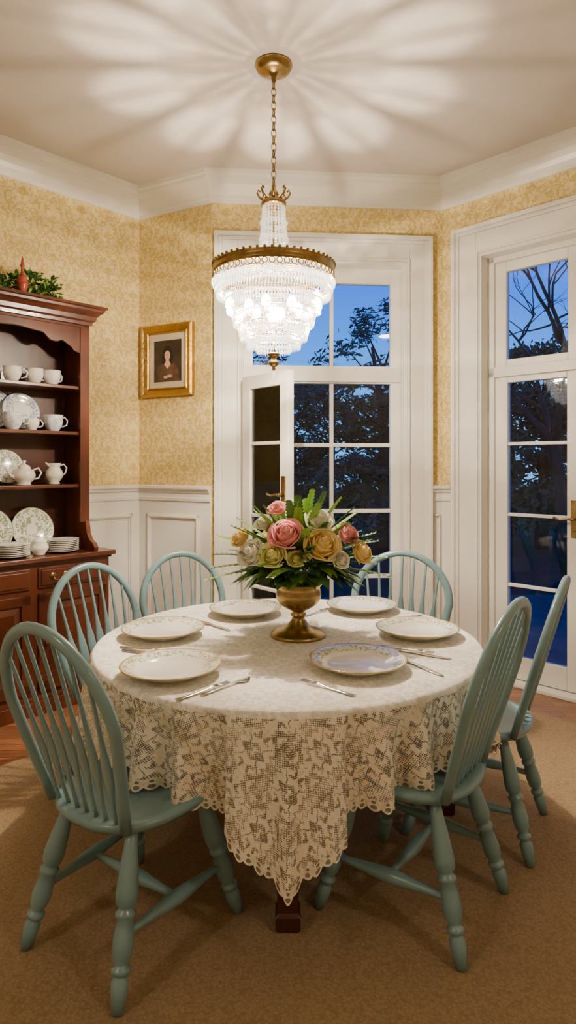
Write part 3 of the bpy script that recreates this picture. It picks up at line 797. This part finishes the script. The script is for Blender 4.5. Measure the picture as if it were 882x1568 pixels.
def f(b):
    for z in SH: b.box(UX0+.03,UX1-.03,.068,.315,z,z+.022)
HB('shelves',f)
def f(b):
    n=60; bot=[]
    for i in range(n+1):
        t=i/n; x=UX0+.065+(UX1-UX0-.13)*t; q=min(t,1-t)
        z=interp([(0,2.215),(.03,2.225),(.06,2.26),(.10,2.285),(.13,2.27),(.16,2.275),(.21,2.32),(.35,2.335),(.45,2.33),(.5,2.30)],q)
        bot.append((x,z))
    b.prism([(UX0+.065,2.40)]+bot+[(UX1-.065,2.40)],.31,.33,'y')
HB('scalloped_apron',f,M_mah,.002)
def f(b):
    pr=[(0,2.40),(0.012,2.40),(.015,2.42),(.03,2.43),(.035,2.455),(.055,2.475),(.07,2.485),(.072,2.50),(.085,2.505),(.085,2.52),(0,2.52)]
    rings=[]
    for px,py,mx,my in ((UX0,.055,-1,0),(UX0,.335,-1,1),(UX1,.335,1,1),(UX1,.055,1,0)):
        rings.append([(px+mx*o,py+my*o,z) for o,z in pr])
    b.rings(rings,0,False); b.box(UX0,UX1,.055,.335,2.40,2.515)
HB('cornice',f,M_mah,0)
def cup(r=.042,h=.075,mat=M_china):
    b=MB(); b.lathe([(.001,.004),(r*.55,.0),(r*.6,.004),(r*.62,.008),(r*.9,h*.3),(r*1.05,h*.6),(r*1.0,h*.85),(r*1.08,h),(r*1.02,h),(r*.95,h*.85),(r*.98,h*.6),(r*.8,h*.3),(.001,h*.14)],28)
    b.loft([(r*1.0,0,h*.8),(r*1.35,0,h*.9),(r*1.7,0,h*.7),(r*1.6,0,h*.4),(r*1.0,0,h*.28)],.0045,None,8,(0,1,0))
    return b.mesh('cup_mesh',[mat],True)
CU,CUB=cup(.052,.095),cup(.056,.105,M_cupb)
CUS=cup(.042,.072)
b=MB(); b.lathe([(.001,.004),(.06,.0),(.062,.004),(.09,.012),(.114,.022),(.115,.025),(.11,.025),(.085,.017),(.06,.010),(.001,.009)],48)
PB=b.mesh('small_plate_blue',[M_plateb],True); PG=b.mesh('small_plate_green',[M_plateg],True)
def hpt(s,y,z): return MWL@T(s,y,z)
def stand(me,s,z,y=.12,r=.115,name='display_plate',tilt=74,sc=1):
    t=math.radians(tilt)
    place(name,me,None,MWL@T(s,y,z+r*sc*math.sin(t)+.004)@Matrix.Rotation(-t,4,'X')@Matrix.Scale(sc,4))
z3=SH[2]+.023
for s,a in ((.80,200),(.915,190),(1.055,170),(1.20,200),(1.34,160),(1.48,200),(1.62,180),(1.76,190)):
    place('teacup',CU,None,hpt(s,.22,z3)@RZ(math.radians(a+0)))
z2=SH[1]+.023
place('teacup',CUB,None,hpt(.79,.22,z2)@RZ(pi)); place('teacup',CUS,None,hpt(.945,.25,z2)@RZ(pi)); place('teacup',CUB,None,hpt(1.065,.25,z2)@RZ(pi*.9))
stand(PB,.965,z2,sc=1.05); stand(PB,1.14,z2,y=.10,sc=1.15)
stand(PB,1.42,z2); stand(PB,1.67,z2)
place('teacup',CU,None,hpt(1.28,.24,z2)); place('teacup',CU,None,hpt(1.54,.24,z2))
z1=SH[0]+.023
def pitcher():
    b=MB(); b.lathe([(.001,.004),(.034,0),(.036,.005),(.03,.015),(.05,.04),(.056,.06),(.05,.085),(.036,.105),(.036,.12),(.044,.135),(.040,.135),(.03,.12),(.03,.105),(.02,.05),(.001,.02)],28)
    b.loft([(.034,0,.118),(.065,0,.128),(.085,0,.105),(.075,0,.07),(.05,0,.05)],.0055,None,8,(0,1,0))
    b.loft([(-.03,0,.115),(-.045,0,.128),(-.060,0,.140)],[.016,.012,.004],[.012,.008,.003],8,(0,1,0))
    return b.mesh('pitcher_mesh',[M_china],True)
def teapot():
    b=MB(); b.lathe([(.001,.003),(.04,0),(.042,.006),(.036,.012),(.06,.035),(.068,.06),(.06,.085),(.04,.10),(.036,.105),(.037,.11),(.03,.12),(.012,.128),(.006,.134),(.012,.142),(.010,.150),(.001,.155)],28)
    b.loft([(.055,0,.09),(.09,0,.105),(.11,0,.075),(.09,0,.04),(.06,0,.035)],.006,None,8,(0,1,0))
    b.loft([(-.055,0,.045),(-.085,0,.06),(-.10,0,.09),(-.118,0,.11)],[.015,.011,.008,.007],None,8,(0,1,0))
    return b.mesh('teapot_mesh',[M_china],True)
PI,TP=pitcher(),teapot()
place('milk_pitcher',PI,None,hpt(.785,.22,z1)@RZ(pi)); place('teapot',TP,None,hpt(.99,.24,z1)@RZ(pi)); stand(PG,1.05,z1,y=.10,sc=.95); place('milk_pitcher',PI,None,hpt(1.20,.25,z1)@RZ(pi))
place('teapot',TP,None,hpt(1.44,.22,z1)); stand(PG,1.69,z1)
zc=.942
stand(PG,.90,zc,y=.14,sc=1.2); stand(PG,1.17,zc,y=.14,sc=1.25); stand(PG,1.5,zc,y=.16,sc=1.15)
def stack(n):
    b=MB()
    for i in range(n): b.lathe([(.001,.004),(.06,.0),(.09,.008),(.105,.014),(.106,.016),(.09,.012),(.001,.009)],40,0,T(0,0,i*.011))
    return b.mesh('stack_mesh',[M_china],True)
ST=stack(7)
place('plate_stack',ST,None,hpt(.785,.32,zc)); place('plate_stack',ST,None,hpt(1.11,.34,zc))
b=MB(); b.lathe([(.001,.003),(.028,0),(.028,.006),(.045,.03),(.046,.045),(.035,.065),(.038,.07),(.03,.08),(.008,.088),(.009,.096),(.001,.10)],24)
b.obj('sugar_bowl',[M_china],None,M=hpt(.95,.36,zc)@Matrix.Scale(1.2,4))
b=MB(); rs=random.Random(9)
for k in range(1100):
    s=rs.uniform(.78,1.80); y=rs.uniform(.17,.32); hmx=.155*(.8+.2*math.sin(s*14+1))
    a=rs.uniform(0,2*pi); e=rs.uniform(-.1,1.2); d=(math.cos(a)*math.cos(e),math.sin(a)*math.cos(e),math.sin(e))
    leaf(b,(s,y,2.525+rs.uniform(0.005,hmx)),d,(0,0,1),rs.uniform(.03,.06),rs.uniform(.010,.018),rs.choice((0,0,1)),.1)
for s in (.88,.98,1.1,1.25,1.4,1.55): b.loft([(s-.12,.2,2.53),(s,.19,2.56),(s+.14,.21,2.535)],.006,None,6,(0,0,1),0)
b.obj('ivy_garland',[M_leaf,M_leafl],None,recalc=False,M=MWL)
b=MB(); b.lathe([(.001,0),(.03,0),(.032,.005),(.02,.012),(.028,.03),(.034,.06),(.026,.09),(.010,.12),(.008,.15),(.014,.16),(.010,.17),(.006,.20),(.001,.22)],20)
b.obj('decorative_red_bottle',[M_red],None,M=MWL@T(1.06,.375,2.521))

# ------------------------------------------------------------------ outdoors
def tree_mesh(seed):
    rs=random.Random(seed); b=MB()
    h=rs.uniform(4.2,5.4)
    b.loft([(0,0,-.1),(rs.uniform(-.1,.1),0,h*.4),(rs.uniform(-.2,.2),.1,h*.85)],[.14,.1,.03],None,8,(1,0,0),0)
    for k in range(95):
        z=h*rs.uniform(.06,1.0)**.95; w=1.6*math.sin(pi*min(1,(z/h)*.8+.15))**.7+.1
        a=rs.uniform(0,2*pi); q=w*math.sqrt(rs.uniform(.05,1)); c=Vector((q*math.cos(a),q*math.sin(a),z)); rr=rs.uniform(.18,.36)
        if k%4==0: b.loft([(0,0,z*.8),c],[.03,.008],None,5,(0,0,1),0)
        for j in range(70):
            d=Vector((rs.gauss(0,1),rs.gauss(0,1),rs.gauss(0,.8))); d.normalize(); p=c+d*rr*rs.uniform(.3,1.1)
            u=Vector((rs.gauss(0,1),rs.gauss(0,1),rs.gauss(0,1))).normalized(); v=u.orthogonal().normalized(); s1=rs.uniform(.03,.06)
            b.add([p-u*s1*1.6,p+v*s1*.7,p+u*s1*1.6,p-v*s1*.7],[(0,1,2,3)],1)
    return b.mesh('tree_mesh',[M_bark,M_tleaf])
TM=[tree_mesh(1),tree_mesh(2),tree_mesh(3)]
rs=random.Random(4)
for k,(x,y,s) in enumerate([(-6,13,.9),(-3.6,14,.85),(-1.6,12.5,.70),(.1,13,.72),(1.8,12,.84),(3.3,13,.88),(4.8,12,.86),(6.3,12.3,.84),(7.6,10,.74),(9,9,.76),(10.5,7.5,.8),(5.3,15,.95),(2.3,15.5,.90),(-.8,16,.85),(8.2,13,.9),(12,10,1),(-8.5,12,.9),(11.5,4.5,.8),(1.0,15,.85)]):
    place('garden_tree',TM[k%3],None,T(x,y,-.1)@RZ(rs.uniform(0,6))@Matrix.Diagonal((s*1.15,s*1.15,s,1)))
def bare():
    rs=random.Random(21); b=MB()
    def br(p,d,ln,r,dep):
        pts=[p]; dd=d.copy(); q=p.copy()
        for i in range(4):
            dd=(dd+Vector((rs.gauss(0,.14),rs.gauss(0,.14),rs.gauss(0,.08)))).normalized(); q=q+dd*ln/4; pts.append(q.copy())
        b.loft(pts,[r,r*.9,r*.78,r*.68,r*.55],None,5 if dep>1 else 8,(1,0,.1))
        if dep>=6: return
        for k in range(3 if dep<4 else 2):
            nd=(dd+Vector((rs.gauss(0,.6),rs.gauss(0,.6),rs.gauss(.12,.3)))).normalized()
            br(pts[rs.choice((2,3,4))] if k else pts[4],nd,ln*rs.uniform(.62,.82),r*.55,dep+1)
    br(Vector((0,0,0)),Vector((0,0,1)),1.9,.10,0)
    return b
b=bare(); b.obj('bare_tree',[M_bark],None,recalc=False,M=T(3.75,8.4,-.1)@RZ(2.5))
b=MB(); b.box(-30,30,4.95,40,-.3,-.12); b.box(3.5,30,-10,4.95,-.3,-.12); b.obj('ground_outside',[M_ground])
b=MB(); b.prism([(1.5,4.85),(3.3,3.0),(6.2,5.6),(4.6,7.6),(.4,7.4),(-.6,5.1)],-.119,-.06,'z'); b.obj('patio',[M_stone])

# ------------------------------------------------------------------ world, fill lamps, camera
w=bpy.data.worlds.new('dusk'); bpy.context.scene.world=w; w.use_nodes=True; nt=w.node_tree
bg=nt.nodes['Background']; tc=N(nt,'ShaderNodeTexCoord'); sp=N(nt,'ShaderNodeSeparateXYZ'); nt.links.new(tc.outputs['Generated'],sp.inputs[0])
nt.links.new(ramp(nt,sp.outputs[2],[(0,(.10,.36,.80)),(.15,(.045,.28,.88)),(.28,(.010,.13,.80)),(.7,(.005,.03,.30))]),bg.inputs[0]); bg.inputs[1].default_value=2.1
def fill_lamp(x,y,watt):
    e=empty('added_fill_light',T(x,y,H))  # added fill light behind the camera, dressed as a ceiling fixture
    b=MB(); b.lathe([(.075,-.002),(.10,-.002),(.102,-.008),(.095,-.012),(.078,-.012),(.075,-.004)],32,cap=False); b.obj('ring',[M_white],e)
    l=bpy.data.lights.new('fill_disk','AREA'); l.shape='DISK'; l.size=.3; l.energy=watt; l.color=(1,.88,.72)
    o=bpy.data.objects.new('fill_source',l); bpy.context.scene.collection.objects.link(o); o.parent=e; o.location=(0,0,-.02)
for x,y in ((-2.4,-.4),(2.4,-.4)): fill_lamp(x,y,27)

cam=bpy.data.cameras.new('camera'); co=bpy.data.objects.new('camera',cam); bpy.context.scene.collection.objects.link(co)
co.location=(0,0,1.5); co.rotation_euler=(pi/2,0,0); cam.sensor_width=36; cam.lens=22.2; cam.shift_y=-.0472; cam.clip_start=.05
bpy.context.scene.camera=co
